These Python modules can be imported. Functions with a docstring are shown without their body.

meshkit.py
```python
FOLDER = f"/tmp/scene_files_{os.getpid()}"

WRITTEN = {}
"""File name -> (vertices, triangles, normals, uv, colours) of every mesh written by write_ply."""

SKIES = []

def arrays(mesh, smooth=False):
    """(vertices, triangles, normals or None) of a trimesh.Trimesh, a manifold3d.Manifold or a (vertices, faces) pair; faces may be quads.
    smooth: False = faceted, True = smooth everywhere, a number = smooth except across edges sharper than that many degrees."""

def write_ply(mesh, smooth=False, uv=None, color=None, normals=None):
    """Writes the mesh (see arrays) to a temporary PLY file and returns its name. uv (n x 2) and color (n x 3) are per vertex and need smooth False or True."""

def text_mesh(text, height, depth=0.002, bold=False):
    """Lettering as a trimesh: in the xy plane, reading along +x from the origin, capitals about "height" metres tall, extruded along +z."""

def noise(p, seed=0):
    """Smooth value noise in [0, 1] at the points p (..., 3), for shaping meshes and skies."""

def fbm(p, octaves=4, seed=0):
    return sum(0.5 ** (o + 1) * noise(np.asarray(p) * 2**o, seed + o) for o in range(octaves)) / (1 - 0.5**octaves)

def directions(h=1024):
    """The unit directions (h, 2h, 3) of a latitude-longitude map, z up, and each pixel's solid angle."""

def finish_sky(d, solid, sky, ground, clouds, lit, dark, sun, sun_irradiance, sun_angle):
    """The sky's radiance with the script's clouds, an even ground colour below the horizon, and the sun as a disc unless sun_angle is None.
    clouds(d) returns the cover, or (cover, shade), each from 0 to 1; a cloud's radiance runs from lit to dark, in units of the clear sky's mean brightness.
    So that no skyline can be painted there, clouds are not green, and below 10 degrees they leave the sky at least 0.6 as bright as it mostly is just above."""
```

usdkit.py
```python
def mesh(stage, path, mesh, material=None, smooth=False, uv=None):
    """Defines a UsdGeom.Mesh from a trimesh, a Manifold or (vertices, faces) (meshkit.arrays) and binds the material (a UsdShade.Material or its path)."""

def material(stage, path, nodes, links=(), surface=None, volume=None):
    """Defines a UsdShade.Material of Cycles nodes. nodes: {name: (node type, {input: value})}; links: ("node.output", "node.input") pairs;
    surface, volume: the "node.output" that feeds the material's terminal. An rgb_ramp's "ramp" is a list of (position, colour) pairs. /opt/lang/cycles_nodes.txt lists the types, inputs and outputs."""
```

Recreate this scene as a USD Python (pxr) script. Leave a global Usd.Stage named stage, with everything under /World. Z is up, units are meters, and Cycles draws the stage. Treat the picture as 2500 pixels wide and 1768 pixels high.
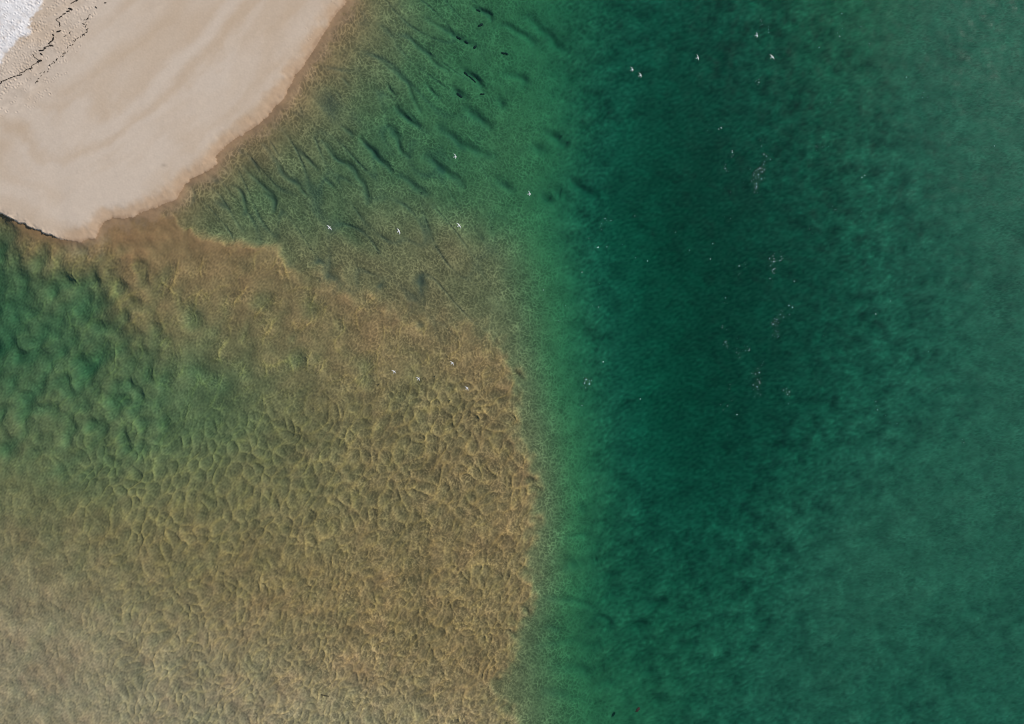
import math
import numpy as np
import trimesh
import usdkit
from scipy import ndimage
from scipy.interpolate import RBFInterpolator
from scipy.spatial import cKDTree
from pxr import Usd, UsdGeom, UsdLux, UsdShade, Gf, Sdf, Vt

stage = Usd.Stage.CreateInMemory()
UsdGeom.SetStageUpAxis(stage, 'Z')
UsdGeom.SetStageMetersPerUnit(stage, 1.0)
UsdGeom.Xform.Define(stage, '/World')
UsdGeom.Scope.Define(stage, '/World/Looks')
L = '/World/Looks/'

# ------------------------------------------------------------------ camera, sky, sun, exposure
CAM_H = 120.0
cam = UsdGeom.Camera.Define(stage, '/World/camera')
cam.AddTranslateOp().Set(Gf.Vec3d(0, 0, CAM_H))          # a drone looking straight down
cam.CreateHorizontalApertureAttr(36.0)
cam.CreateFocalLengthAttr(24.0)
cam.CreateClippingRangeAttr(Gf.Vec2f(0.5, 20000))
cam.CreateExposureAttr(0.2)

SUN_EL = math.radians(37)
SUN_AZ = math.atan2(0.82, 0.57)                          # clockwise from +y
sky_mat = usdkit.material(stage, L + 'sky', {
    's': ('sky_texture', {'sky_type': 'single_scattering', 'sun_disc': False, 'sun_elevation': SUN_EL,
                          'sun_rotation': SUN_AZ, 'air_density': 1.0, 'aerosol_density': 1.0, 'ozone_density': 1.0}),
    'b': ('background_shader', {'strength': 0.08})}, [('s.color', 'b.color')], surface='b.background')
dome = UsdLux.DomeLight.Define(stage, '/World/sky')
UsdShade.MaterialBindingAPI.Apply(dome.GetPrim()).Bind(sky_mat)
dome.GetPrim().SetCustomDataByKey('kind', 'structure')
sun = UsdLux.DistantLight.Define(stage, '/World/sun')
sun.CreateIntensityAttr(1.0)
sun.CreateAngleAttr(0.5)
sun.CreateNormalizeAttr(True)
sun.CreateColorAttr(Gf.Vec3f(1.0, 0.93, 0.85))
sx, sy = math.sin(SUN_AZ), math.cos(SUN_AZ)
sun.AddRotateZOp().Set(math.degrees(math.atan2(sx, -sy)))
sun.AddRotateXOp().Set(90 - math.degrees(SUN_EL))

# ------------------------------------------------------------------ helpers
S = 0.072                                                # metres per photograph pixel
W0, H0 = 2500, 1768
def wx(px): return (np.asarray(px, float) - 1250) * S
def wy(py): return (884 - np.asarray(py, float)) * S
used = {}
def numbered(name, parent='/World'):
    k = used.get((parent, name), -1) + 1
    used[(parent, name)] = k
    return f'{parent}/{name}' + (f'_{k:03d}' if k else '')
def tag(prim, label=None, cat=None, group=None, kind=None):
    for k, v in (('label', label), ('category', cat), ('group', group), ('kind', kind)):
        if v: prim.SetCustomDataByKey(k, v)
    return prim
def obj(name, mesh, mat, parent='/World', smooth=False):
    return usdkit.mesh(stage, numbered(name, parent), mesh, L + mat, smooth=smooth).GetPrim()
def thing(name, loc, rz=0.0):
    x = UsdGeom.Xform.Define(stage, numbered(name))
    x.AddTranslateOp().Set(Gf.Vec3d(*map(float, loc)))
    x.AddRotateZOp().Set(float(rz))
    return x.GetPrim()

# raster on which the ground is shaped (rows run down the photograph)
DX = 0.12
PX0, PY0 = -60.0, -60.0
NX, NY = int(2620 * S / DX), int(1888 * S / DX)
px = PX0 + np.arange(NX) * DX / S
py = PY0 + np.arange(NY) * DX / S
PX, PY = np.meshgrid(px, py)
FX, FY = np.fft.rfftfreq(NX, DX), np.fft.fftfreq(NY, DX)
KX, KY = np.meshgrid(FX, FY)
def bnoise(seed, lam, bw=0.45, ang=0.0, stretch=1.0):
    """Unit-variance noise of wavelength lam metres; stretched along ang (degrees, as seen in the picture)."""
    rng = np.random.default_rng(seed)
    w = np.fft.rfft2(rng.standard_normal((NY, NX)).astype(np.float32))
    a = math.radians(-ang)                                # rows run downward
    u, v = KX * math.cos(a) + KY * math.sin(a), -KX * math.sin(a) + KY * math.cos(a)
    k = np.hypot(u * stretch, v) + 1e-9
    n = np.fft.irfft2(w * np.exp(-(np.log(k * lam) / bw) ** 2), s=(NY, NX))
    return (n / n.std()).astype(np.float32)
def red(seed, lam_max, power=1.6, ang=0.0, stretch=1.0, lam_min=0.3):
    rng = np.random.default_rng(seed)
    w = np.fft.rfft2(rng.standard_normal((NY, NX)).astype(np.float32))
    a = math.radians(-ang)
    u, v = KX * math.cos(a) + KY * math.sin(a), -KX * math.sin(a) + KY * math.cos(a)
    k = np.hypot(u * stretch, v)
    f = 1.0 / (1.0 + (k * lam_max) ** power) * np.exp(-(k * lam_min) ** 2)
    f[0, 0] = 0
    n = np.fft.irfft2(w * f, s=(NY, NX))
    return (n / n.std()).astype(np.float32)
def sstep(a, b, x):
    t = np.clip((x - a) / (b - a), 0, 1)
    return t * t * (3 - 2 * t)
def inside(poly):
    p = np.asarray(poly, float)
    out = np.zeros(PX.shape, bool)
    x1, y1 = p[:, 0], p[:, 1]
    x2, y2 = np.roll(x1, -1), np.roll(y1, -1)
    for a, b, c, d in zip(x1, y1, x2, y2):                # even-odd rule, one row band at a time
        if b == d: continue
        lo, hi = sorted((b, d))
        r0, r1 = np.searchsorted(py, lo), np.searchsorted(py, hi)
        if r1 <= r0: continue
        xs = a + (py[r0:r1] - b) / (d - b) * (c - a)
        out[r0:r1] ^= PX[r0:r1] < xs[:, None]
    return out
def sdist(poly):
    m = inside(poly)
    return ((ndimage.distance_transform_edt(m) - ndimage.distance_transform_edt(~m)) * DX).astype(np.float32)
def curve(pts, n=12):
    """A smooth curve through the points (Catmull-Rom)."""
    p = np.asarray(pts, float)
    if len(p) < 3:
        t = np.linspace(0, 1, n + 1)[:, None]
        return p[0] * (1 - t) + p[1] * t
    q = np.vstack([2 * p[0] - p[1], p, 2 * p[-1] - p[-2]])
    out = []
    for i in range(1, len(q) - 2):
        t = np.linspace(0, 1, n, endpoint=False)[:, None]
        a, b, c, d = q[i - 1], q[i], q[i + 1], q[i + 2]
        out.append(0.5 * (2 * b + (c - a) * t + (2 * a - 5 * b + 4 * c - d) * t ** 2 + (3 * b - 3 * c + d - a) * t ** 3))
    return np.vstack(out + [p[-1:]])

# ------------------------------------------------------------------ shape of the ground
warp_x, warp_y = red(11, 5.0, 2.2, lam_min=2.2) * 5, red(12, 5.0, 2.2, lam_min=2.2) * 5      # pixels
SPIT = [(880, -200), (880, -120), (862, -60), (849, 0), (823, 35), (792, 79), (764, 126), (740, 160), (721, 185), (708, 210), (699, 232), (678, 252),
        (646, 291), (615, 315), (579, 335), (546, 360), (530, 384), (526, 402), (508, 418), (461, 439), (445, 457), (433, 483),
        (418, 491), (394, 500), (366, 512), (327, 528), (303, 534), (276, 532), (252, 546), (240, 563), (232, 583), (215, 583),
        (197, 591), (165, 587), (118, 573), (79, 557), (43, 540), (0, 520), (-80, 480), (-300, 470), (-300, -200)]
d_spit = sdist(SPIT)
d_spit += (red(13, 1.6, 2.0, lam_min=.7) * 0.12).astype(np.float32)
d_out = np.maximum(-d_spit, 0)
d_in = np.maximum(d_spit, 0)

BAR = [(300, 500), (400, 520), (445, 547), (477, 571), (508, 583), (571, 591), (630, 595), (670, 606), (697, 630), (709, 658),
       (730, 672), (788, 693), (831, 721), (889, 746), (960, 770), (1015, 797), (1055, 826), (1100, 818), (1150, 830), (1185, 845),
       (1224, 888), (1248, 915), (1244, 994), (1252, 1073), (1291, 1124), (1297, 1240), (1294, 1325), (1278, 1364), (1290, 1463),
       (1243, 1542), (1243, 1620), (1199, 1672), (1227, 1727), (1250, 1900), (-200, 1900), (-200, 400), (100, 480)]
d_bar = sdist(BAR)
d_bar = ndimage.map_coordinates(d_bar, [np.arange(NY)[:, None] + warp_y * 0.6, np.arange(NX)[None] + warp_x * 0.6], order=1, mode='nearest')

OUT = [(820, 30, .25), (880, 20, .45), (950, 30, .9), (1000, 100, 1.4), (1100, 50, 1.9), (1200, 60, 2.5), (1300, 100, 3.1), (1400, 60, 3.8), (1500, 60, 5),
       (1600, 80, 6.8), (1750, 60, 6.3), (1900, 60, 5.1), (2050, 60, 4), (2200, 60, 3.2), (2450, 50, 3.0), (1700, -60, 6.0), (1300, -60, 3.0), (1000, -60, 1.3), (2500, -60, 3.0),
       (740, 200, .3), (800, 200, .6), (880, 200, 1.0), (1000, 220, 1.7), (1100, 200, 2.2), (1200, 200, 2.6), (1350, 200, 3.2), (1500, 220, 5.8), (1600, 250, 8),
       (1750, 250, 7.5), (1950, 250, 5.5), (2150, 250, 4), (2400, 250, 3), (600, 340, .35), (700, 330, .7), (800, 330, 1.0), (900, 340, 1.5), (1000, 350, 1.7),
       (1100, 380, 2.0), (1200, 380, 2.2), (1350, 380, 3.0), (1450, 400, 5.2), (1600, 420, 9), (1750, 400, 9), (1950, 400, 6), (2150, 400, 4.4), (2400, 400, 3.1),
       (450, 480, .5), (520, 470, .8), (600, 480, 1.2), (700, 480, 1.1), (560, 560, .9), (650, 560, .95), (480, 540, .7), (800, 480, 1.2), (900, 480, 1.2), (1000, 480, 1.3), (1100, 480, 1.6),
       (1250, 500, 2.3), (1400, 520, 4.3), (1550, 520, 9), (1700, 520, 10), (1900, 520, 7.5), (2100, 520, 5), (2400, 520, 3.2),
       (750, 620, .85), (850, 600, .85), (900, 640, .8), (1000, 600, .85), (1000, 720, .65), (1100, 620, .8), (1080, 720, .75), (1180, 640, 1.1), (1180, 760, .95), (1280, 650, 1.9), (1400, 680, 3.6), (1500, 700, 6.4),
       (1650, 700, 10), (1850, 700, 9), (2050, 700, 6), (2250, 700, 4.2), (2450, 700, 3.2), (1250, 780, 1.3), (1280, 900, 1.3), (1340, 850, 2.5), (1300, 1000, 1.3), (1380, 1000, 2.8),
       (1340, 1150, 1.4), (1410, 1150, 2.9), (1340, 1300, 1.3), (1400, 1300, 2.7), (1330, 1450, 1.4), (1400, 1450, 2.9), (1290, 1550, 1.3), (1350, 1600, 2.2), (1270, 1680, 1.2),
       (1300, 1740, 1.4), (1420, 1700, 2.9), (1480, 850, 4.8), (1480, 1000, 4.6), (1500, 1150, 4.6), (1500, 1300, 4.4), (1500, 1500, 4.5), (1520, 1700, 3.8), (1600, 900, 9),
       (1600, 1100, 8), (1620, 1300, 6), (1620, 1500, 4.6), (1620, 1720, 3.9), (1750, 900, 10), (1750, 1100, 9), (1780, 1300, 6.2), (1800, 1500, 4.9), (1800, 1720, 4.2),
       (1950, 900, 7), (1950, 1100, 6), (1950, 1300, 4.2), (2000, 1500, 3.7), (2000, 1720, 3.6), (2200, 900, 4.6), (2200, 1200, 3.5), (2200, 1500, 3.4), (2200, 1720, 3.8),
       (2450, 900, 3.3), (2450, 1200, 3.2), (2450, 1500, 3.4), (2450, 1720, 3.5), (2550, 900, 3.1), (1400, 1830, 2.4), (1800, 1830, 4.2), (2300, 1830, 3.8)]
INN = [(300, 580, .16), (400, 600, .2), (500, 620, .26), (620, 630, .28), (690, 650, .33), (0, 600, .9), (20, 680, 1.6), (20, 800, 1.9), (100, 750, 1.5),
       (150, 650, .8), (200, 620, .4), (60, 580, .3), (120, 600, .3), (240, 715, 1.2), (280, 660, .4), (300, 720, .5), (400, 700, .38), (200, 850, 1.4), (100, 900, 1.5), (300, 850, 1.2), (300, 950, 1.35),
       (100, 1000, 1.2), (430, 940, 1.3), (400, 800, .65), (500, 800, .75), (600, 760, .38), (700, 800, .5), (800, 800, .36), (900, 850, .36), (1000, 860, .5),
       (1000, 940, .6), (1100, 900, .42), (1200, 950, .38), (500, 950, 1.25), (600, 1000, 1.05), (700, 1000, .85), (850, 1000, .6), (1000, 1050, .5), (1150, 1100, .42),
       (50, 1150, 1.0), (200, 1150, 1.1), (400, 1150, 1.0), (600, 1150, .88), (800, 1200, .6), (1000, 1250, .45), (1200, 1250, .38), (50, 1300, .7), (200, 1350, .62),
       (400, 1300, .6), (600, 1350, .52), (800, 1400, .45), (1000, 1450, .4), (1150, 1450, .38), (50, 1500, .37), (100, 1600, .36), (50, 1740, .36), (250, 1550, .42),
       (250, 1700, .36), (450, 1550, .4), (500, 1720, .35), (700, 1650, .35), (900, 1650, .35), (1100, 1650, .36), (1150, 1750, .38), (-60, 700, 1.8), (-60, 1100, 1.1), (-60, 1500, .38), (600, 1830, .35)]
STEP = 8
def field(pts, smooth):
    p = np.asarray(pts, float)
    f = RBFInterpolator(p[:, :2] / 100, np.log(p[:, 2]), kernel='thin_plate_spline', smoothing=smooth)
    cy, cx = np.arange(0, NY + STEP, STEP), np.arange(0, NX + STEP, STEP)
    gx, gy = np.meshgrid(PX0 + cx * DX / S, PY0 + cy * DX / S)
    v = f(np.stack([gx.ravel(), gy.ravel()], 1) / 100).reshape(gx.shape)
    v = np.clip(v, math.log(.12), math.log(11))
    return np.exp(ndimage.map_coordinates(v, [np.arange(NY)[:, None] / STEP + warp_y / 12 , np.arange(NX)[None] / STEP + warp_x / 12], order=1, mode='nearest')).astype(np.float32)
dep_out, dep_in = field(OUT, 0.01), field(INN, 0.005)
dep_out *= 1 + .26 * sstep(.28, .65, dep_out) * sstep(2.8, 1.3, dep_out) * (1 - .8 * sstep(520, 620, PY) * sstep(690, 800, PX))
dep_out = np.where(dep_out > 4, 4 + (dep_out - 4) * .6, dep_out)
wide = sstep(1150, 1350, PX)
dep_out = dep_out * (1 - wide) + ndimage.gaussian_filter(dep_out, 32) * wide
dep_in = ndimage.gaussian_filter(dep_in, 14)
dep_in *= 1 + .25 * sstep(.75, 1.3, dep_in)
fuzzy = sstep(690, 800, PX) * (1 - sstep(800, 930, PY)) * (1 - sstep(1180, 1260, PX))
eastedge = sstep(1150, 1230, PX)
sw = 1.5 + 3.2 * fuzzy + 1.0 * eastedge
barw = sstep(-1, .45, (d_bar + red(21, 2.4, 2.0, lam_min=1.2) * (.15 + .5 * fuzzy + .35 * eastedge)) / sw)
base = dep_out * (1 - barw) + dep_in * barw
deep = sstep(2.5, 4.5, base)                                # 1 where the bed lies deep
inbar = barw

# hand-placed troughs between the sand waves: (scale, offset) of the picture they were measured on, strength, width, points
A, B, C = (.3267, 380, 350), (.3267, 780, 0), (.394, 900, 1128)
TR = [(A, 1., 5, [(800, 0), (880, 110), (920, 220), (1010, 270), (1080, 340), (1110, 380)]), (A, .7, 4, [(620, 40), (660, 80)]), (A, .8, 4, [(710, 110), (760, 190)]),
      (A, .8, 5, [(640, 160), (700, 240), (790, 320), (850, 410), (850, 490)]), (A, 1.3, 7, [(800, 360), (850, 420), (850, 480)]), (A, 1., 5, [(560, 300), (610, 350), (650, 440), (640, 520)]),
      (A, .7, 4, [(260, 320), (290, 390), (260, 460)]), (A, .9, 5, [(1040, 20), (1120, 110), (1180, 180)]), (A, .9, 6, [(1260, 0), (1330, 80), (1440, 150), (1490, 220), (1560, 320), (1570, 420)]),
      (A, 1.1, 6, [(1600, 0), (1680, 90), (1760, 190)]), (A, .9, 8, [(2030, 80), (2130, 160), (2230, 230), (2290, 290)]), (A, .9, 8, [(1930, 290), (2010, 370)]),
      (A, .8, 4, [(1270, 250), (1320, 300)]), (A, .9, 6, [(410, 240), (470, 270)]), (A, .9, 7, [(440, 430), (500, 470)]), (A, 2.2, 20, [(1330, 540), (1450, 680), (1600, 790)]),
      (A, .35, 22, [(230, 560), (350, 640), (500, 690), (640, 720)]), (A, 1.4, 12, [(1240, 960), (1350, 1040)]), (A, 1.5, 14, [(320, 1370), (430, 1400), (480, 1330)]), (A, 1.4, 10, [(140, 1090), (160, 1220)]),
      (A, 1.4, 10, [(1000, 1480), (1030, 1420)]), (A, 1.2, 10, [(900, 1290), (970, 1240)]), (A, 1.3, 10, [(1340, 1290), (1370, 1370)]), (A, 1.2, 9, [(640, 1480), (690, 1300)]),
      (A, 1.3, 12, [(1960, 1000), (1990, 1080)]), (A, 1.2, 9, [(1950, 1340), (1990, 1400)]), (A, 1.1, 8, [(1650, 1100), (1690, 1040)]), (A, 1., 8, [(1180, 880), (1230, 880)]),
      (B, .6, 6, [(440, 150), (530, 230)]), (B, .8, 6, [(630, 230), (730, 310), (850, 430), (950, 490)]), (B, .8, 7, [(810, 110), (870, 160), (1000, 210), (1090, 260), (1160, 300)]),
      (B, .8, 5, [(400, 410), (500, 480), (600, 540), (650, 600), (690, 710), (750, 790)]), (B, .7, 4, [(490, 610), (540, 680)]), (B, 1.4, 7, [(570, 770), (640, 850), (710, 910)]),
      (B, 1., 6, [(500, 930), (560, 990), (590, 1090), (640, 1140)]), (B, 1.2, 9, [(520, 940), (575, 1000)]), (B, .7, 6, [(780, 590), (880, 680)]), (B, 1.1, 8, [(1000, 640), (1070, 690)]),
      (B, 1.2, 10, [(1090, 770), (1180, 830), (1270, 910)]), (B, 1.1, 11, [(880, 920), (970, 980), (1050, 1040), (1200, 1100), (1300, 1140)]), (B, 1.5, 7, [(310, 1010), (390, 1090), (450, 1170), (520, 1250)]),
      (B, 1., 5, [(0, 1050), (80, 1140), (200, 1220), (270, 1310)]), (B, 1.2, 10, [(790, 1140), (880, 1210), (960, 1280), (1050, 1350)]), (B, 1.1, 9, [(600, 1290), (700, 1370), (780, 1440)]),
      (B, 1., 7, [(330, 1380), (350, 1480)]), (B, 1.2, 7, [(1150, 10), (1250, 50), (1280, 90)]), (B, 1., 9, [(1360, 140), (1450, 170), (1600, 260)]), (B, .9, 12, [(1560, 60), (1700, 180), (1850, 320)]),
      (B, 1.4, 7, [(1080, 490), (1150, 550), (1210, 620)]), (B, .9, 9, [(1330, 700), (1380, 760)]), (B, 1., 10, [(1380, 510), (1530, 540), (1530, 600)]), (B, 1., 10, [(1340, 1330), (1440, 1390)]),
      (B, 1., 12, [(1880, 1290), (1980, 1370), (2080, 1420)]), (B, .9, 12, [(1700, 940), (1850, 1030)]), (B, .8, 5, [(150, 930), (230, 990)]), (B, .8, 5, [(30, 1320), (100, 1370)]),
      (B, .7, 4, [(110, 680), (140, 720)]), (B, .7, 4, [(160, 570), (220, 620)]), (B, 1.2, 14, [(1690, 1430), (1720, 1460)]), (B, 1.1, 12, [(1790, 1400), (1830, 1410)]), (B, 1., 12, [(1600, 1060), (1680, 1100)]),
      (C, 1., 9, [(1060, 870), (1200, 880), (1310, 900), (1380, 940)]), (C, 1., 9, [(1340, 1040), (1440, 1015), (1510, 1050), (1520, 1090)]), (C, 1., 8, [(1110, 1050), (1180, 1080)]),
      (C, 1.2, 9, [(1310, 280), (1350, 330)]), (C, .9, 10, [(1060, 1180), (1250, 1150), (1420, 1190)]), (C, 1.2, 14, [(1150, 1310), (1300, 1330), (1390, 1380)]), (C, 1.1, 12, [(1110, 1460), (1200, 1480), (1330, 1530)]),
      (C, 1., 8, [(1230, 490), (1380, 480)]), (C, 2., 14, [(1240, 680), (1310, 660)]), (C, 1.2, 10, [(1420, 650), (1450, 640)]), (C, 1.2, 12, [(1460, 750), (1540, 760)]), (C, 1.4, 14, [(1500, 880), (1560, 860)]),
      (C, 1.6, 14, [(1720, 940), (1850, 940)]), (C, 1.3, 12, [(1740, 1370), (1800, 1370)]), (C, 1.1, 12, [(1450, 1460), (1540, 1440)])]
trough = np.zeros_like(base)
trough_dark = np.zeros_like(base)  # mask for the darker bed along the troughs
for (sc, ox, oy), st, w, pts in TR:
    if oy == 1128: st *= .55
    c = curve([(ox + x * sc, oy + y * sc) for x, y in pts])
    lo, hi = c.min(0) - 60, c.max(0) + 60
    i0, i1 = np.clip(np.searchsorted(px, [lo[0], hi[0]]), 0, NX)
    j0, j1 = np.clip(np.searchsorted(py, [lo[1], hi[1]]), 0, NY)
    q = np.stack([PX[j0:j1, i0:i1] + .45 * warp_x[j0:j1, i0:i1], PY[j0:j1, i0:i1] + .45 * warp_y[j0:j1, i0:i1]], -1)
    dd, k = cKDTree(c).query(q.reshape(-1, 2))
    dd, k = dd.reshape(q.shape[:2]), k.reshape(q.shape[:2]) / max(len(c) - 1, 1)
    taper = 0.45 + 0.55 * np.sin(np.pi * np.clip(k, 0.06, 0.94))
    g = st * taper * np.exp(-(dd / (w * 1.05)) ** 2)
    trough[j0:j1, i0:i1] = np.maximum(trough[j0:j1, i0:i1], g)
    trough_dark[j0:j1, i0:i1] = np.maximum(trough_dark[j0:j1, i0:i1], g * (w < 15) * (1 - inbar[j0:j1, i0:i1]))

# honeycomb of low ridges on the flat, lower left
def worley(seed, size, ang, stretch):
    rng = np.random.default_rng(seed)
    a = math.radians(ang)
    def rot(x, y): return np.stack([(x * math.cos(a) - y * math.sin(a)) / stretch, x * math.sin(a) + y * math.cos(a)], -1)
    r = 3400
    g = np.mgrid[-r:r:size, -r:r:size].reshape(2, -1).T.astype(float)
    g[:, 0] += (np.round((g[:, 1] + r) / size) % 2) * size * .5          # staggered rows
    t = cKDTree(g + rng.uniform(-.33, .33, g.shape) * size)
    m = (PX < 1330) & (PY > 540)
    q = rot(PX[m] + warp_x[m] * .9 + ww_x[m], PY[m] + warp_y[m] * .9 + ww_y[m])
    d, k = t.query(q, k=2)
    v = t.data[k[:, 1]] - t.data[k[:, 0]]                                    # crests run along ang; spurs between them are fainter
    f1, e, cross = np.zeros_like(base), np.full_like(base, 99), np.zeros_like(base)
    f1[m], e[m] = d[:, 0] / size, (d[:, 1] - d[:, 0]) / size
    cross[m] = .5 + .5 * (np.abs(v[:, 1]) / np.linalg.norm(v, axis=1)) ** 1.5
    return f1, e, cross
ww_x, ww_y = red(14, 14.0, 2.4, lam_min=3) * 7, red(15, 14.0, 2.4, lam_min=3) * 7
f1a, ea, ca = worley(31, 25, 60, 1.35)
f1b, eb, cb = worley(32, 19, 56, 1.45)
f1c, ec, cc = worley(34, 50, 72, 1.9)
mb = sstep(1330, 1560, PY + PX * 0.12)
top = 1 - sstep(930, 1130, PY + .2 * (PX - 500))          # upper bar: long crests, fewer cells
basin = sstep(480, 300, PX) * sstep(560, 640, PY)
lowmix = 1 - top * (1 - .3 * basin)
breaks = np.clip(0.85 + 0.38 * bnoise(33, 5.0, .6), 0.1, 1.5)
breaks2 = np.clip(0.55 + 0.7 * bnoise(35, 7.0, .6), 0.0, 1.6)
ridge = ((ca * np.exp(-(ea / .28) ** 2) * (1 - mb * .75) + 0.9 * cb * np.exp(-(eb / .33) ** 2) * (0.12 + .88 * mb)) * breaks) * lowmix \
    + (cc * np.exp(-(ec / .085) ** 2) + .45 * ca * np.exp(-(ea / .2) ** 2)) * breaks2 * top
bowl = ((1 - np.minimum(f1a * 1.75, 1) ** 2) * (1 - mb) + .7 * (1 - np.minimum(f1b * 1.75, 1) ** 2) * mb) * lowmix
west = 1 - 0.55 * sstep(330, 60, PX - (PY - 1150) * 0.18)
hc = inbar * west * sstep(.20, .32, base)
upper = inbar * top * sstep(.22, .36, base)
soft = bnoise(44, 8.0, .55, 70, 1.4)
hollow = np.clip(soft - .5, 0, 2) ** 1.3 * (.6 + .5 * sstep(330, 120, PX)) + .35 * np.clip(bnoise(45, 4.0, .5) - .8, 0, 2) + .8 * (1 - np.minimum(f1c * 1.9, 1)) ** 2 * breaks2
# worm-like small ripples everywhere under water; their net also carries painted caustics
def web(seed, lam, th=.5, ang=0.0, st=1.0):
    a = bnoise(seed, lam, .33, ang, st)
    b = bnoise(seed + 1, lam * 1.3, .33, ang + 30, st)
    w = np.maximum(np.exp(-(a / th) ** 2), .9 * np.exp(-(b / th) ** 2))
    return ((w - w.mean()) / w.std()).astype(np.float32)
web_a, web_b = web(51, 1.15), web(55, .8)                  # an even net of fine lines
web_s = web(57, 1.0, .5, 78, 1.8)                         # lines that run along the beach
web_d = web(59, 1.15, .5, 55, 1.9)                         # slanting lines on the flat
grain = bnoise(61, .50, .35, 50, 1.7)
patch = np.clip(1.05 + .25 * bnoise(62, 9, .6) + .18 * bnoise(63, 3.0, .5), .5, 1.8)
terr = (1 - inbar) * sstep(4.2, 1.4, base)
terrace = (1 - inbar) * sstep(1180, 1260, PX) * sstep(650, 800, PY)
eastbar = inbar * sstep(450, 1120, PX + .2 * (PY - 1100)) * sstep(560, 650, PY)
smoothed = sstep(.30, .20, base) * inbar                  # the newly washed flat by the tip
alongshore = sstep(7, 3, d_out)
net = terr * patch * ((1 - alongshore) * (.75 * web_a + .45 * web_b) + alongshore * (.8 * web_s + .2 * web_b)) * (1 + .05 * terrace) \
    + eastbar * patch * (.55 * web_d + .45 * web_b + .25 * web_a) + inbar * (1 - eastbar) * (.13 * web_d + .07 * web_b) + upper * (1 - eastbar) * (1 - basin) * (.35 * web_a + .25 * web_d) * breaks2 + (inbar * .28 + terr * .2) * grain \
    + (1 - inbar) * deep * (.22 * web_a + .40 * bnoise(64, .9, .4, 35, 1.6))
net = np.maximum(net, -.75)
net *= (1 - .6 * np.clip(trough_dark, 0, 1)) * (1 - .7 * smoothed) * sstep(0.2, 2.2, d_out)
rip = .032 * net

depth = base.copy()
depth += trough * np.clip(.10 + .11 * base, 0, .6)
up = sstep(420, 120, PY - .25 * (PX - 700))
wave_n = bnoise(71, 6.8, .35, -42, 3.6) * up + bnoise(78, 6.2, .35, -58, 3.2) * (1 - up)
wave_l = np.exp(-(wave_n / .24) ** 2) * np.clip(.85 + .4 * bnoise(79, 9, .6), 0, 1.2)
wz = terr * sstep(1.5, 5, d_out) * (1 - terrace) * sstep(1300, 1050, PX)
sandwave = wz * (.06 * wave_n + .10 * wave_l)
depth += sandwave
hollow = ndimage.gaussian_filter(np.minimum(hollow, 1.8), 5)
depth += hc * (.15 * bowl - .10 * ridge * (1 - .35 * top) + .04) + upper * (.32 + .14 * sstep(500, 250, PX)) * hollow
depth += inbar * .05 * red(72, 9, 2.0) + inbar * .035 * bnoise(76, 3.4, .5, -58, 3.0) * sstep(420, 150, PX) * sstep(1330, 1450, PY)
depth += basin * inbar * sstep(1250, 1050, PY) * .16 * np.clip(bnoise(77, 4.2, .5, 60, 1.3) + .2, -.6, 2)
chan = sstep(4.8, 6.6, base)
swirl = bnoise(73, 6.5, .6, 33, 2.2) * .42 + bnoise(74, 3.6, .5, 30, 2.4) * .6 + .22 * bnoise(75, 11, .6, 20, 1.5) + .42 * bnoise(80, 2.2, .5, 40, 2.0)
swirl *= 1 - .65 * chan
depth += deep * .16 * swirl
depth -= rip
edge = .02 + .98 - .98 * np.exp(-d_out / (1.2 + 2.2 * (1 - inbar) * sstep(1700, 300, PX)))
depth = np.maximum(depth, .05) * np.clip(edge, 0, 1)
z_water = -depth

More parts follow.
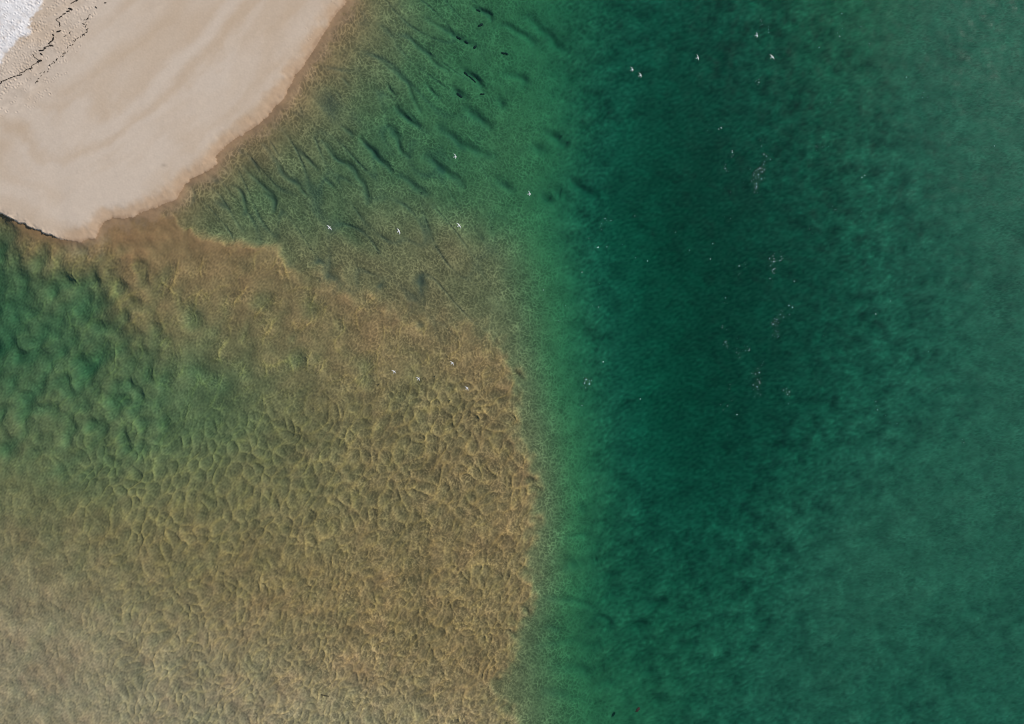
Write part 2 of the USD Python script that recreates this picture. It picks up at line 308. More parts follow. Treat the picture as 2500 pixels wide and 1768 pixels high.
# the dry spit
south = sstep(150, 215, PX) * 1.0                          # the cut bank runs along the lower left edge
cut = (1 - sstep(120, 200, PX)) * sstep(330, 470, PY)
rise = .16 * (1 - np.exp(-d_in / 0.9)) + .018 * d_in + .10 * sstep(0.6, 3.2, d_in)
nearbank = np.exp(-d_in / .5)
bank = .52 * (.62 + nearbank * (.28 * np.clip(bnoise(81, 3.0, .5), -1.2, 1.4) + .10 * bnoise(82, .9))) * sstep(0.0, 0.16, d_in)
bank = np.maximum(bank, .12 * sstep(0, .2, d_in)) * (.35 + .65 * sstep(200, 90, PX))
z_land = rise * (1 - cut) + (bank + .012 * d_in) * cut
z_land += .015 * red(83, 8, 2.2, 42, 3.0) * sstep(1, 6, d_in)
z_land += .0015 * bnoise(84, .6, .5) + .05 * np.clip(bnoise(85, .5) - 1.3, 0, 1.5) * np.exp(-((d_in - 1.9 - .4 * bnoise(86, 5)) / .5) ** 2) * np.clip(bnoise(87, 4), 0, 1.5) * sstep(300, 420, PX)
# how far up the beach: distance from the line where dry white sand begins
DRY = [(-100, 175), (0, 168), (16, 150), (43, 114), (60, 100), (79, 79), (88, 55), (95, 38), (118, 5), (128, -80), (-100, -80)]
d_dry = sdist(DRY) + .35 * red(86, 2.5, 2.0)
z_land += .25 * sstep(-1, 3, d_dry)
rng = np.random.default_rng(90)
zone = sstep(-10.5, -8.5, d_dry)
churn = np.zeros_like(base)
pit_rng = np.random.default_rng(91)
cand = pit_rng.uniform((0, 0), (300, 300), (5200, 2)) - (20, 20)
tracks = []
for _ in range(26):                                       # walkers' tracks along the beach
    t0 = pit_rng.uniform(-10.5, 3.0)
    s0, s1 = sorted(pit_rng.uniform(-260, 260, 2))
    for s in np.arange(s0, s1, pit_rng.uniform(8, 11)):
        off = t0 / S + pit_rng.normal(0, 2.5)
        tracks.append((58 + s * .64 - off * .77 , 100 - s * .77 - off * .64))
tracks = np.array(tracks)
cand = np.vstack([cand[:900], tracks])
def cell(x, y): return (np.asarray(x) - PX0) * S / DX, (np.asarray(y) - PY0) * S / DX
for x, y in cand:
    ci, cj = cell(x, y)
    ci, cj = int(ci), int(cj)
    if not (6 < ci < NX - 6 and 6 < cj < NY - 6): continue
    if d_dry[cj, ci] < -9.5 or pit_rng.random() > (1.0 if d_dry[cj, ci] > -4 else .55): continue
    a, r1, r2 = pit_rng.uniform(0, np.pi), pit_rng.uniform(.12, .24), pit_rng.uniform(.10, .15)
    yy, xx = np.mgrid[-5:6, -5:6] * DX
    u, v = xx * math.cos(a) + yy * math.sin(a), -xx * math.sin(a) + yy * math.cos(a)
    q2 = (u / r1) ** 2 + (v / r2) ** 2
    z_land[cj - 5:cj + 6, ci - 5:ci + 6] += pit_rng.uniform(.02, .075) * (-np.exp(-q2) + .55 * np.exp(-(np.sqrt(q2) - 1.7) ** 2 * 3))
z = np.where(d_spit > 0, z_land + .01, z_water - .004)
z = np.where(np.abs(d_spit) < .3, ndimage.gaussian_filter(z, .5) * (1 - cut) + z * cut, z).astype(np.float32)

# ------------------------------------------------------------------ colour of the sand (what it is made of, wet or dry, with light in the water painted in)
def col(*c): return np.array(c, np.float32)
def mixc(a, b, t): return a * (1 - t[..., None]) + b * t[..., None]
tan, pale, dry, rim = col(.43, .33, .232), col(.50, .42, .338), col(.66, .65, .645), col(.42, .295, .19)
bedbar, bedterr = col(.242, .148, .068), col(.205, .138, .066)
bedmid, beddeep = col(.155, .170, .070), col(.105, .112, .071)  # green of light scattered in deeper water, put into the bed colour
r1 = np.random.default_rng(100)
lane = ndimage.gaussian_filter1d(r1.standard_normal(4000), 14)
lane /= lane.std()
u_lane = d_in + 1.6 * red(101, 14, 2.6, 45, 2.5) + .25 * red(102, 3, 2.0, 45, 3.0)
streak = np.interp(u_lane * 14 + 300, np.arange(4000), lane) * .55 + .7 * red(103, 18, 2.4, 45, 2.6)
land = mixc(np.broadcast_to(tan, (NY, NX, 3)), pale, np.clip(.42 + .36 * streak + .22 * sstep(12, 4, np.abs(d_in - 8)) + .3 * sstep(-15, -9, d_dry), 0, 1))
land = mixc(land, rim, .8 * sstep(3.0, .7, d_in + .35 * red(104, 3, 2.0, lam_min=1.5)) * (1 - cut))
land = mixc(land, col(.335, .225, .14), .8 * sstep(.75, .05, d_in + .15 * red(111, 2, 2.0, lam_min=1)) * (1 - cut))
land = mixc(land, dry, sstep(-.5, .5, d_dry) * np.clip(.93 + .1 * red(105, 1.2, 2.0), 0, 1))
land *= (1 + .012 * red(106, .8, 1.6) + .05 * red(107, 3.0, 1.8) * sstep(-10, -7, d_dry) - .22 * np.exp(-((PX - 402) / 6) ** 2 - ((PY - 405) / 4) ** 2))[..., None]
bed = mixc(np.broadcast_to(bedterr, (NY, NX, 3)), bedbar, inbar)
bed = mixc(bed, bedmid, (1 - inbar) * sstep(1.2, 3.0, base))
bed = mixc(bed, beddeep, sstep(1.9, 5.4, base))
bed = mixc(bed, col(.165, .143, .094), .9 * sstep(1750, 2150, PX + .25 * (PY - 900)) * sstep(6.0, 4.0, base))  # sky reflected by the right-hand water, painted in as a paler bed
bed = mixc(bed, col(.318, .228, .146), .8 * inbar * sstep(1150, 1650, PY - .35 * PX))
bed = mixc(bed, col(.27, .175, .10), .9 * sstep(3.2, 0.5, d_out + .4 * red(108, 2, 2)) * (1 - cut))
bed = bed * (1 + .09 * red(109, 6, 1.8) - .10 * deep * swirl)[..., None]  # swirl paints the mottled reflection of the swell into the bed
# caustic sunlight painted along the ripple net; ridges lighter, hollows and troughs darker
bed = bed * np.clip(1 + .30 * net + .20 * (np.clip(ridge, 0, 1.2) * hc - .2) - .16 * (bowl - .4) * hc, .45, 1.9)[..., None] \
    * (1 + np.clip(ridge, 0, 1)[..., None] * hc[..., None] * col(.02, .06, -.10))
bed = mixc(bed, col(.055, .055, .045), np.clip(.50 * trough_dark * (1 - .65 * sstep(1.6, 3.0, base)) * np.clip(.95 + .2 * bnoise(110, 3.0), 0, 1.3) + .36 * wz * wave_l, 0, .7))
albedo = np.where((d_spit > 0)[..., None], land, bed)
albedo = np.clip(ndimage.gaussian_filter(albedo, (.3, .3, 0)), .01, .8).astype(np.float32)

# ------------------------------------------------------------------ materials
WATER_A = np.array([.25, .05, .06])                      # absorbed per metre
WATER_DEN = .30
WATER_COL = tuple(1 - WATER_A / WATER_DEN)
def mat(name, nodes, links=(), surface='p.BSDF', volume=None):
    usdkit.material(stage, L + name, nodes, links, surface=surface, volume=volume)
mat('sand', {
    'a': ('attribute', {'attribute': 'albedo'}), 'g': ('geometry', {}),
    'n1': ('noise_texture', {'scale': 3.2, 'detail': 5.0, 'roughness': .7}),
    'r1': ('map_range', {'from_min': .25, 'from_max': .75, 'to_min': .95, 'to_max': 1.05}),
    'm': ('mix', {'mix_type': 'multiply', 'fac': 1.0}),
    'n2': ('noise_texture', {'scale': 2.6, 'detail': 4.0, 'roughness': .75}),
    'b': ('bump', {'strength': .35, 'distance': .03}),
    'p': ('principled_bsdf', {'roughness': .85, 'specular_ior_level': .25})},
    [('a.color', 'm.color1'), ('g.position', 'n1.vector'), ('n1.fac', 'r1.value'), ('r1.result', 'm.color2'), ('m.color', 'p.base_color'),
     ('g.position', 'n2.vector'), ('n2.fac', 'b.height'), ('b.normal', 'p.normal')])
mat('sea_water', {
    'g': ('geometry', {}), 'n': ('noise_texture', {'scale': 1.3, 'detail': 4.0, 'roughness': .6}),
    'b': ('bump', {'strength': .25, 'distance': .05}),
    'f': ('layer_weight', {'blend': .5}), 'q': ('math', {'math_type': 'power', 'value2': 5.0}),
    'h': ('math', {'math_type': 'multiply_add', 'value2': .98, 'value3': .02}), 't': ('transparent_bsdf', {}), 's': ('glossy_bsdf', {'color': (1, 1, 1), 'roughness': .06}),
    'x': ('mix_closure', {}),
    'v': ('absorption_volume', {'color': WATER_COL, 'density': WATER_DEN})},
    [('g.position', 'n.vector'), ('n.fac', 'b.height'), ('b.normal', 'f.normal'), ('b.normal', 's.normal'),
     ('f.facing', 'q.value1'), ('q.value', 'h.value1'), ('h.value', 'x.fac'), ('t.BSDF', 'x.closure1'), ('s.BSDF', 'x.closure2')], surface='x.closure', volume='v.volume')

def plain(name, color, rough=.8, vary=.25, scale=6.0, spec=.2):
    c = np.array(color)
    mat(name, {'g': ('texture_coordinate', {}), 'n': ('noise_texture', {'scale': scale, 'detail': 3.0}),
               'r': ('rgb_ramp', {'ramp': [(.3, tuple(c * (1 - vary))), (.7, tuple(np.minimum(c * (1 + vary), .9)))]}),
               'p': ('principled_bsdf', {'roughness': rough, 'specular_ior_level': spec})},
        [('g.object', 'n.vector'), ('n.fac', 'r.fac'), ('r.color', 'p.base_color')])
plain('weed', (.026, .021, .016), .7, .4)
plain('plumage', (.80, .80, .80), .8, .04)
plain('grey_plumage', (.50, .53, .58), .8, .08)
plain('bill', (.55, .25, .08), .5, .1)
plain('wood', (.07, .05, .03), .8, .3)
plain('glint_fleck', (.85, .87, .86), .9, .03)  # white of the flecks that stand for sun glints

# ------------------------------------------------------------------ ground and sea
def cols_for(n, fine_end):
    a = list(range(2, fine_end)) + list(range(fine_end, n - 2, 3))
    return np.array(a)
ci = cols_for(NX, int((1500 - PX0) * S / DX))
rj = np.arange(2, NY - 2)
gx, gy = wx(px[ci]), wy(py[rj])
far = np.array([3, 8, 18, 40, 90, 200, 500, 1200, 3000.])
X = np.concatenate([gx[0] - far[::-1], gx, gx[-1] + far])
Y = np.concatenate([gy[0] + far[::-1], gy, gy[-1] - far])
I = np.concatenate([np.full(len(far), ci[0]), ci, np.full(len(far), ci[-1])])
J = np.concatenate([np.full(len(far), rj[0]), rj, np.full(len(far), rj[-1])])
Z = z[np.ix_(J, I)]
def grid(X, Y, Z):
    gxx, gyy = np.meshgrid(X, Y)
    v = np.stack([gxx, gyy, Z], -1).astype(np.float32)
    dzx = np.gradient(Z, X, axis=1)
    dzy = np.gradient(Z, Y, axis=0)
    n = np.stack([-dzx, -dzy, np.ones_like(Z)], -1)
    n /= np.linalg.norm(n, axis=-1, keepdims=True)
    h, w = Z.shape
    i = np.arange(h * w).reshape(h, w)
    f = np.stack([i[1:, :-1], i[1:, 1:], i[:-1, 1:], i[:-1, :-1]], -1).reshape(-1, 4)   # counter-clockwise from above
    return v.reshape(-1, 3), f, n.reshape(-1, 3).astype(np.float32)
def quad_mesh(path, v, f, n, material):
    m = UsdGeom.Mesh.Define(stage, path)
    m.CreatePointsAttr(Vt.Vec3fArray.FromNumpy(np.ascontiguousarray(v, np.float32)))
    m.CreateFaceVertexCountsAttr(Vt.IntArray.FromNumpy(np.full(len(f), 4, np.int32)))
    m.CreateFaceVertexIndicesAttr(Vt.IntArray.FromNumpy(np.ascontiguousarray(f, np.int32).ravel()))
    m.CreateSubdivisionSchemeAttr('none')
    if n is not None:
        m.CreateNormalsAttr(Vt.Vec3fArray.FromNumpy(n))
        m.SetNormalsInterpolation('vertex')
    UsdShade.MaterialBindingAPI.Apply(m.GetPrim()).Bind(UsdShade.Material.Get(stage, L + material))
    return m
v, f, n = grid(X, Y, Z)
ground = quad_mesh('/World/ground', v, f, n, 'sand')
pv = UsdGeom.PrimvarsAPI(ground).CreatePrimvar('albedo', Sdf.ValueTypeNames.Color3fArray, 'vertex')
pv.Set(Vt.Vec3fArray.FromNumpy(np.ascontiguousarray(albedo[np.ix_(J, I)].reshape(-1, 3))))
tag(ground.GetPrim(), 'sand spit and seabed, pale dry sand above, rippled brown sand flat below the water', kind='structure')

wstep = 4
wi, wj = np.arange(2, NX - 2, wstep), np.arange(2, NY - 2, wstep)
swell = .035 * red(121, 6, 2.4, 35, 2.0) + .012 * bnoise(122, 2.2, .5, 40, 1.5)
swell *= sstep(.3, 3.0, base) * sstep(0, 4, d_out)
wX = np.concatenate([wx(px[wi])[0] - far[::-1] * .95, wx(px[wi]), wx(px[wi])[-1] + far * .95])
wY = np.concatenate([wy(py[wj])[0] + far[::-1] * .95, wy(py[wj]), wy(py[wj])[-1] - far * .95])
wI = np.concatenate([np.full(len(far), wi[0]), wi, np.full(len(far), wi[-1])])
wJ = np.concatenate([np.full(len(far), wj[0]), wj, np.full(len(far), wj[-1])])
wv, wf, wn = grid(wX, wY, swell[np.ix_(wJ, wI)])
h, w = len(wY), len(wX)
idx = np.arange(h * w).reshape(h, w)
rim_loop = np.concatenate([idx[0, :-1], idx[:-1, -1], idx[-1, :0:-1], idx[:0:-1, 0]])   # clockwise from above, starting top left
bot = wv[rim_loop].copy()
bot[:, 2] = -16
b0 = len(wv)
k = np.arange(len(rim_loop))
k2 = np.roll(k, -1)
side = np.stack([rim_loop[k], rim_loop[k2], b0 + k2, b0 + k], -1)
corner = [b0 + 0, b0 + (w - 1), b0 + (w - 1) + (h - 1), b0 + 2 * (w - 1) + (h - 1)]
# the floor of the closed body of water: a fan to one middle point
mid = b0 + len(rim_loop)
wv2 = np.vstack([wv, bot, [[0, 0, -16]]])
floor = np.stack([b0 + k, b0 + k2, np.full(len(k), mid)], -1)
tri = np.vstack([wf[:, [0, 1, 2]], wf[:, [0, 2, 3]], side[:, [0, 1, 2]], side[:, [0, 2, 3]], floor])
water = usdkit.mesh(stage, '/World/water', (wv2, tri), L + 'sea_water')
nn = np.vstack([wn, np.tile([[0, 0, -1.0]], (len(bot) + 1, 1))])
fv = nn[tri].reshape(-1, 3)
flat = np.cross(wv2[tri[:, 1]] - wv2[tri[:, 0]], wv2[tri[:, 2]] - wv2[tri[:, 0]])
flat /= np.linalg.norm(flat, axis=1, keepdims=True)
fn = nn[tri]
fn[2 * len(wf):] = flat[2 * len(wf):, None]
water.CreateNormalsAttr(Vt.Vec3fArray.FromNumpy(np.ascontiguousarray(fn.reshape(-1, 3), np.float32)))
water.SetNormalsInterpolation('faceVarying')
tag(water.GetPrim(), 'clear green sea, shallow over the sand flat and dark in the channel', kind='structure')

def gz(x, y):
    a, b = cell(x, y)
    return float(ndimage.map_coordinates(z, [[b], [a]], order=1, mode='nearest')[0])

# ------------------------------------------------------------------ gulls
def tube(pts, rad, sides=8, flat=1.0):
    """A closed tapering tube along pts; flat squeezes it vertically."""
    pts, rad = np.asarray(pts, float), np.asarray(rad, float)
    t = np.gradient(pts, axis=0)
    t /= np.linalg.norm(t, axis=1, keepdims=True)
    a = np.cross(t, [0, 0, 1.0])
    a /= np.linalg.norm(a, axis=1, keepdims=True) + 1e-9
    b = np.cross(a, t)
    an = np.arange(sides) * 2 * np.pi / sides
    v = pts[:, None] + rad[:, None, None] * (np.cos(an)[None, :, None] * a[:, None] + flat * np.sin(an)[None, :, None] * b[:, None])
    m = len(pts)
    i, j = np.meshgrid(np.arange(m - 1), np.arange(sides), indexing='ij')
    q = np.stack([i * sides + j, i * sides + (j + 1) % sides, (i + 1) * sides + (j + 1) % sides, (i + 1) * sides + j], -1).reshape(-1, 4)
    v = np.vstack([v.reshape(-1, 3), pts[:1], pts[-1:]])
    e0, e1 = m * sides, m * sides + 1
    j = np.arange(sides)
    caps = np.vstack([np.stack([np.full(sides, e0), (j + 1) % sides, j], -1), np.stack([np.full(sides, e1), (m - 1) * sides + j, (m - 1) * sides + (j + 1) % sides], -1)])
    fc = np.vstack([q[:, [0, 1, 2]], q[:, [0, 2, 3]], caps])
    tm = trimesh.Trimesh(v, fc, process=False)
    trimesh.repair.fix_normals(tm)
    return tm
def blade(sec, th):
    """A thin closed panel from sections ((leading xyz), (trailing xyz)), thick th at the leading third."""
    rows = []
    for le, te in sec:
        le, te = np.array(le, float), np.array(te, float)
        mid = le * .65 + te * .35
        rows.append([le, mid + [0, 0, th], te, mid - [0, 0, th * .4]])
    v = np.array(rows).reshape(-1, 3)
    m, fc = len(sec), []
    for i in range(m - 1):
        for j in range(4):
            a, b, c, d = i * 4 + j, i * 4 + (j + 1) % 4, i * 4 + 4 + (j + 1) % 4, i * 4 + 4 + j
            fc += [(a, b, c), (a, c, d)]
    e = (m - 1) * 4
    fc += [(0, 2, 1), (0, 3, 2), (e, e + 1, e + 2), (e, e + 2, e + 3)]
    tm = trimesh.Trimesh(v, np.array(fc), process=False)
    trimesh.repair.fix_normals(tm)
    return tm
def wing(side, lift, sweep, span=1.0):
    """lift raises the wing (radians at the root), sweep draws the hand back."""
    o = np.array([0.02, .045 * side, .03])
    ca, sa = math.cos(lift), math.sin(lift)
    cb, sb = math.cos(lift * .45), math.sin(lift * .45)
    wrist = o + np.array([.075, side * .24 * ca, .24 * sa]) * [1, span, 1]
    hand = np.array([-.10 - sweep, side * .36 * cb * span, .36 * sb])
    def at(t): return wrist + hand * t
    sec = [(o + [.075, -side * .03, 0], o + [-.085, -side * .03, 0]),
           (o * .5 + wrist * .5 + [.07, 0, 0], o * .5 + wrist * .5 + [-.08, 0, 0]),
           (wrist + [.045, 0, 0], wrist + [-.075, 0, 0]),
           (at(.35) + [.03, 0, 0], at(.35) + [-.065, 0, 0]),
           (at(.7) + [.015, 0, 0], at(.7) + [-.045, 0, 0]),
           (at(1) + [.002, 0, 0], at(1) + [-.010, 0, 0])]
    return blade(sec, .014)
def gull(x, y, heading, hgt, lift_l, lift_r, sweep, size, label, span=1.0):
    kk = (CAM_H - hgt) / CAM_H                            # seen from above, a higher bird stands nearer the middle
    t = thing('gull', (wx(x) * kk, wy(y) * kk, hgt), heading)
    P = str(t.GetPath())
    sc = lambda m: m.apply_scale(size)
    obj('body', sc(tube([(-.22, 0, .0), (-.16, 0, .003), (-.06, 0, .006), (.06, 0, .012), (.14, 0, .018), (.19, 0, .022), (.235, 0, .022), (.262, 0, .018)],
                     [.012, .035, .062, .066, .050, .038, .036, .014], 10, .85)), 'plumage', P, smooth=60)
    obj('mantle', sc(tube([(-.12, 0, .052), (-.03, 0, .066), (.06, 0, .072), (.12, 0, .060)], [.01, .042, .045, .015], 8, .25)), 'grey_plumage', P, smooth=60)
    obj('wing', sc(wing(1, lift_l, sweep, span)), 'plumage', P)
    obj('wing', sc(wing(-1, lift_r, sweep, span)), 'plumage', P)
    obj('tail', sc(blade([((-.17, .025, .004), (-.33, .075, .004)), ((-.17, 0, .006), (-.315, 0, .006)), ((-.17, -.025, .004), (-.33, -.075, .004))], .008)), 'plumage', P)
    obj('bill', sc(tube([(.255, 0, .018), (.285, 0, .015), (.31, 0, .008)], [.011, .009, .003], 6, 1.2)), 'bill', P, smooth=60)
    tag(t, label, 'gull', 'gulls flying over the water')
GULLS = [
    (1703, 141.5, 14, 5.6, .70, .70, .10, 1.0, 'white gull over the dark channel, leftmost of the trio near the top edge'),
    (1885, 139.5, 37, 6.0, .05, .55, .10, 1.05, 'white gull over the channel, lower right of the trio near the top edge'),
    (1847, 87, 8, 5.6, .75, .75, .14, 1.0, 'white gull over the channel, highest of the trio near the top edge'),
    (1543, 170.5, 25, 6.5, .95, .95, .17, 1.0, 'small white gull with swept wings, upper left one of a close pair'),
    (1563, 184.5, 25, 6.5, .90, .90, .17, 1.0, 'small white gull with swept wings, lower right one of a close pair'),
    (804, 556, 45, 3.0, .05, .05, .02, 1.08, 'white gull gliding beside the green hollow, leftmost of a row of three'),
    (973.5, 565, 27, 3.0, .10, .15, .06, 1.08, 'white gull with long curved wings, middle one of a row of three'),
    (1120.5, 551, 39, 3.0, .15, .30, .04, 1.05, 'white gull banking over mottled green shallows, rightmost of a row of three'),
    (1111.5, 382.7, 18, 4.0, .85, .85, .12, 1.05, 'lone white gull above the green sand waves, upper middle of the water'),
    (1292.5, 473.4, 15, 4.0, .98, .98, .12, 1.05, 'lone small white gull where green shallows turn into the dark channel'),
    (962.8, 908, 58, 2.5, .75, 1.15, .08, 1.0, 'white gull over the brown bar, leftmost of the low flock of four'),
    (1021.7, 925, 50, 2.5, .95, .95, .12, 1.0, 'white gull over the brown bar between the leftmost and lowest of the flock'),
    (1104, 886.7, 40, 2.5, .95, .80, .14, 1.0, 'white gull over the olive ripples, highest of the low flock of four'),
    (1140.3, 948, 40, 2.5, .9, 1.0, .12, 1.0, 'white gull over the bar, lowest and rightmost of the low flock of four')]
for g in GULLS: gull(*g[:7], g[7] * .9, g[8])

# ------------------------------------------------------------------ seaweed, driftwood, added sun glints
def clump(seed, length, width, hgt, ang=0.0, fronds=14):
    """A heap of curling fronds, longest along ang (degrees, counter-clockwise seen from above)."""
    r = np.random.default_rng(seed)
    a = math.radians(ang)
    ax = np.array([math.cos(a), math.sin(a), 0]); nx = np.array([-math.sin(a), math.cos(a), 0])
    wob = r.normal(0, .10, 6) * width
    core = [ax * t * length * .5 + nx * k + [0, 0, hgt * .3] for t, k in zip(np.linspace(-1, 1, 6), wob)]
    parts = [tube(core, width * np.array([.10, .30, .36, .34, .28, .10]), 7, .4)]
    for _ in range(fronds):
        u, w_ = r.uniform(-.42, .42) * length, np.clip(r.normal(0, .12), -.2, .2) * width
        th = a + r.normal(0, .55)
        ln = r.uniform(.25, .55) * max(length * .5, width)
        c = np.array([u * math.cos(a) - w_ * math.sin(a), u * math.sin(a) + w_ * math.cos(a), 0])
        s = np.linspace(-.5, .5, 5)
        bend = r.normal(0, .5)
        pts = [c + [ln * t * math.cos(th) - bend * ln * t * t * math.sin(th), ln * t * math.sin(th) + bend * ln * t * t * math.cos(th), hgt * (.35 - t * t)] for t in s]
        rad = width * r.uniform(.12, .22) * np.array([.35, .9, 1.0, .8, .25])
        parts.append(tube(pts, rad, 5, .55))
    return trimesh.util.concatenate(parts)
def weed(x, y, length, width, ang, label, group=None, name='seaweed_clump', hgt=.07, lift=0.0, fronds=14):
    m = clump(int(x * 7 + y * 13), length, width, hgt, ang, fronds)
    m.apply_translation([wx(x), wy(y), gz(x, y) + lift])
    return tag(obj(name, m, 'weed', smooth=60), label, 'seaweed', group)
G1 = 'dark seaweed lying on the green seabed'
for a in [(1117.6, 75.5, 1.0, .34, -28, 'short black seaweed bundle under green water, first in a slanting row'), (1137, 86.5, .8, .42, -25, 'faint brown seaweed clump between two blacker ones in a slanting row'),
          (1158, 99, .75, .6, 50, 'compact round black seaweed clump ending a slanting row'), (1232.6, 113.5, 1.4, .36, -15, 'long black seaweed bundle lying alone right of the slanting row'),
          (1136, 165, 1.1, .5, -40, 'thick dark head of a trailing seaweed strand in green water'), (1151, 178, 1.7, .34, -42, 'thin dark tail of the trailing seaweed strand in green water'),
          (1176.5, 216, .85, .26, 0, 'small curved black seaweed strip under green water below the strand'), (1172, 45, .9, .5, 25, 'black seaweed scrap nearest the top edge of the picture'),
          (1119, 219, 1.3, .75, -38, 'broad smudged dark seaweed patch left of the small curved strip'), (1166, 7, .8, .4, -20, 'dark seaweed wisp touching the top edge of the picture')]:
    weed(a[0], a[1], a[2], a[3] * 1.1, *a[4:], group=None, hgt=.16, lift=.05)
fl = clump(5, 1.0, .7, .10, 42, 18)
fl.apply_translation([wx(1557), wy(1732), .02])
tag(obj('seaweed_clump', fl, 'weed', smooth=60), 'black seaweed raft floating alone near the bottom edge', 'seaweed')
st = tube([(-.75, .16, 0), (-.35, .05, .02), (.1, -.05, .015), (.6, -.18, 0)], [.05, .085, .10, .06], 7)
st = trimesh.util.concatenate([st, tube([(.5, -.16, .01), (.62, -.34, .06)], [.05, .02], 5)])
st.apply_translation([wx(793), wy(1700.5), gz(793, 1700.5) + .12])
tag(obj('driftwood_stick', st, 'wood', smooth=50), 'dark driftwood stick lying in shallow water near the bottom edge', 'stick')

# the wrack line on the beach (measured on a 7.65 times enlargement)
WR = .1307
CL = [(1620, 15, 1.0, .45, 5), (1510, 55, .75, .4, 40), (1380, 220, .8, .55, -20), (1335, 262, .6, .45, 0), (1265, 308, .65, .35, 20), (1200, 360, .7, .35, 35),
      (1172, 490, .7, .22, 85), (1160, 628, .9, .40, 15), (1050, 700, .6, .5, -40), (1052, 762, .7, .36, 75), (1003, 825, .8, .30, 45), (1020, 892, .75, .45, -15),
      (905, 945, .5, .3, 30), (830, 985, .9, .3, 0), (833, 1050, .55, .4, -35), (805, 1168, .7, .55, 0), (765, 1195, .5, .36, -60), (640, 1312, .6, .3, 30), (440, 1432, .6, .28, 10),
      (1700, 390, .45, .3, 40), (1620, 495, .5, .22, -35), (1680, 605, .4, .2, -50), (1365, 655, .45, .22, 60), (1628, 690, .4, .22, -70), (1275, 718, .55, .14, 25), (1120, 1148, .45, .3, 60),
      (735, 1560, .7, .2, 50), (1240, 1086, .4, .2, 20), (2020, 100, .4, .3, 10), (1850, 185, .5, .28, -50), (2100, 12, .5, .2, -30)]
WHERE = ['at the very top edge of the sand', 'just below the topmost clump', 'big dark curl below the gap', 'under the big dark curl', 'where the line bends left', 'ending the upper curl',
         'thin upright piece in the gap', 'wide hooked clump mid line', 'pale edged clump left of the hook', 'upright piece under the hook', 'zigzag piece mid line', 'rounded blob on a stalk',
         'small piece under the blob', 'flat strip left of the blob', 'leaning lump below the strip', 'biggest round lump of the line', 'tail of the biggest lump', 'twisted knot lower left', 'end of the lower left strand']
for i, (x, y, a, b, c) in enumerate(CL):
    lab = f'dark brown seaweed in the wrack line, {WHERE[i]}' if i < 19 else 'small dark seaweed scrap in the sparse second wrack line nearer the water'
    weed(x * WR, y * WR, a, b * .8, c, lab, None if i < 19 else 'seaweed scraps of the second wrack line', hgt=.08, lift=.03, fronds=10)
rs = np.random.default_rng(77)
SECOND = curve([(1730, 330), (1690, 400), (1640, 520), (1690, 610), (1620, 690), (1530, 745), (1450, 810), (1380, 910), (1320, 1010), (1230, 1080), (1110, 1160), (1030, 1210), (980, 1340), (840, 1410), (760, 1560)], 6)
for q in SECOND[::2]:
    x, y = q * WR + rs.normal(0, 2.2, 2)
    weed(x, y, rs.uniform(.2, .45), rs.uniform(.1, .2), rs.uniform(0, 90), 'small dark seaweed scrap in the sparse second wrack line nearer the water', 'seaweed scraps of the second wrack line', hgt=.05, lift=.02, fronds=5)
def strand(pts, rad, label):
    c = curve([(x * WR, y * WR) for x, y in pts], 10)
    c = c + rs.normal(0, .5, c.shape)
    p3 = [(wx(x), wy(y), gz(x, y) + .03) for x, y in c]
    r = rad * .75 * (.35 + 1.1 * rs.random(len(c)))
    tag(obj('seaweed_strand', tube(p3, r, 5, .6), 'weed', smooth=60), label, 'seaweed')
strand([(470, 1425), (380, 1445), (280, 1475), (180, 1518), (90, 1550), (65, 1585), (0, 1605)], .10, 'long thin dark seaweed strand running to the left edge of the sand')
strand([(660, 1310), (560, 1330), (500, 1370), (420, 1400)], .07, 'thin seaweed strand joining the twisted knot to the long lower strand')
strand([(760, 1190), (700, 1235), (650, 1265), (640, 1310)], .06, 'thin seaweed thread from the biggest lump down to the twisted knot')
strand([(670, 1060), (710, 1110), (770, 1150)], .07, 'short seaweed thread slanting into the biggest lump from upper left')
strand([(1020, 895), (940, 905), (890, 930), (870, 975), (790, 985)], .08, 'curved seaweed thread between the stalked blob and the flat strip')
strand([(1060, 740), (1050, 790), (1000, 830), (960, 860)], .09, 'zigzag seaweed thread in the middle of the wrack line')
strand([(1510, 60), (1460, 75), (1420, 100), (1385, 125)], .08, 'seaweed thread below the topmost clump of the wrack line')
strand([(1180, 380), (1110, 410), (1150, 450), (1175, 490), (1185, 530), (1160, 540)], .05, 'wispy seaweed thread curving down through the gap of the line')

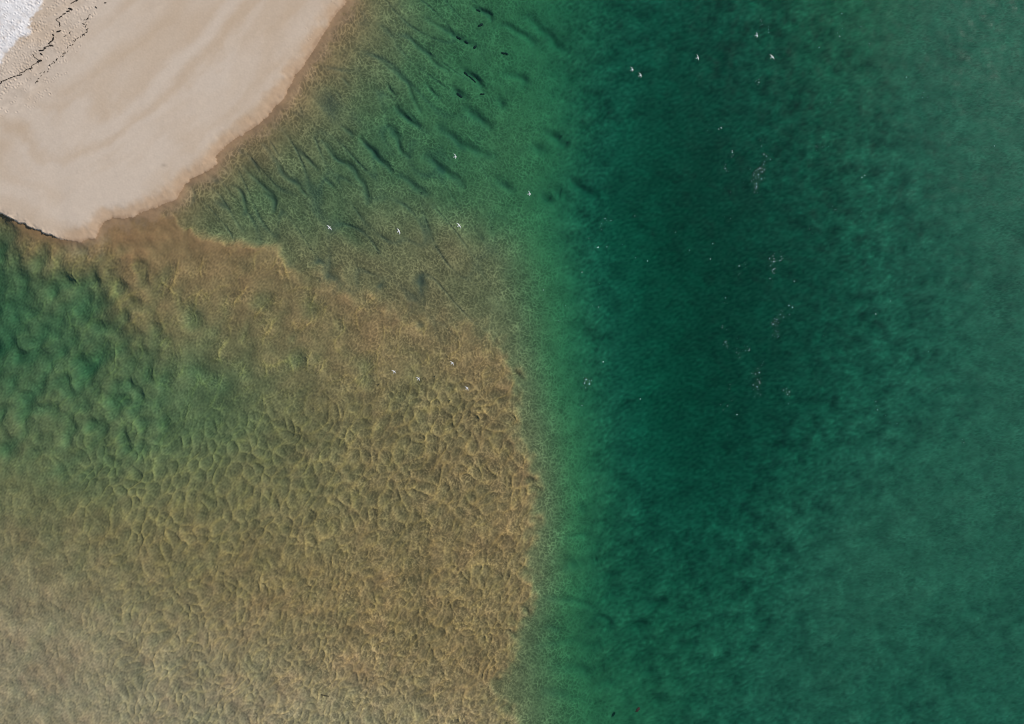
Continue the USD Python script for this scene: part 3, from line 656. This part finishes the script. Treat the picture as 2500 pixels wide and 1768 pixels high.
rf = np.random.default_rng(55)
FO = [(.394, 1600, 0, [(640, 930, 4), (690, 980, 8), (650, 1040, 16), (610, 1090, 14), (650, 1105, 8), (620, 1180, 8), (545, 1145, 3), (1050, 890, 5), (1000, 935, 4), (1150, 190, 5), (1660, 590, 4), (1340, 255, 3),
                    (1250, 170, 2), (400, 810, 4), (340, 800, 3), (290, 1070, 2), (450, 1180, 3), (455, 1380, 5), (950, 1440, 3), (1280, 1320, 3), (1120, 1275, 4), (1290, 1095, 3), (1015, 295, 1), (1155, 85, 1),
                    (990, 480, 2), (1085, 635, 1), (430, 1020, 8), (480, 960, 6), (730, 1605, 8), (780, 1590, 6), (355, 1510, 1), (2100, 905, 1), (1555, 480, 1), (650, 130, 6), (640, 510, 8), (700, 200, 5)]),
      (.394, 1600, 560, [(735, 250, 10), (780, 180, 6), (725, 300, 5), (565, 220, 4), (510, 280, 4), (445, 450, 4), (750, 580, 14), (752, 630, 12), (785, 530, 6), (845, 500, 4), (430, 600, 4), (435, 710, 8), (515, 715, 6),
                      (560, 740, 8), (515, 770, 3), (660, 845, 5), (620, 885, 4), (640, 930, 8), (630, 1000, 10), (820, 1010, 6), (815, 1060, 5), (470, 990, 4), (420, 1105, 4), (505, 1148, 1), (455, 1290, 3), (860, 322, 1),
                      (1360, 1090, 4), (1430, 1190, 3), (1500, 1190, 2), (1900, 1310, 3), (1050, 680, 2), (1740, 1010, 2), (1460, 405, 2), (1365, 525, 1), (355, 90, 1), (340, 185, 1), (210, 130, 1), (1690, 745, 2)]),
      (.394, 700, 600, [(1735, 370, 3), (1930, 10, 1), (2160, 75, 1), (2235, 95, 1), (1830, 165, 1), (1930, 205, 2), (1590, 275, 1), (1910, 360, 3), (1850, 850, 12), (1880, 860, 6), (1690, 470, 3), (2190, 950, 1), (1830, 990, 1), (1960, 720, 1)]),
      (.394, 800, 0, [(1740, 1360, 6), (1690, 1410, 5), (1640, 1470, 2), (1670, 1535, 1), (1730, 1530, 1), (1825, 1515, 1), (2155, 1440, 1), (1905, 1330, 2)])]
fp = []  # white flecks modelled where the sun glints on the water
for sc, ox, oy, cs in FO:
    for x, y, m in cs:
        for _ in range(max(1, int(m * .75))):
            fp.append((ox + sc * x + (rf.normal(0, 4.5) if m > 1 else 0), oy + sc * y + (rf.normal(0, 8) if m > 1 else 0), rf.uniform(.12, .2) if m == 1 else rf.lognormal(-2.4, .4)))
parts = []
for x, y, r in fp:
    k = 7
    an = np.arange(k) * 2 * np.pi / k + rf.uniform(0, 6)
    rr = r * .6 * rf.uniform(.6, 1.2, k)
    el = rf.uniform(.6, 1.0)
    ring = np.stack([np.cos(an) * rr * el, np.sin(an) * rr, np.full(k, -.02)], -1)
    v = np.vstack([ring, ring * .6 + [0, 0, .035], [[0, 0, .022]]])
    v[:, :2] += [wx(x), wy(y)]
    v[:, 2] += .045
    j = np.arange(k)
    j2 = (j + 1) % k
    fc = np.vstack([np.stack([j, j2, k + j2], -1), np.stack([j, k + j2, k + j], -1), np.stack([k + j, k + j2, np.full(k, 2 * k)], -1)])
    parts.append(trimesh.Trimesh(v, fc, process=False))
tag(obj('glint_fleck', trimesh.util.concatenate(parts), 'glint_fleck'), 'tiny white flecks added as sun glints over the dark green channel', 'glint_fleck', kind='stuff')
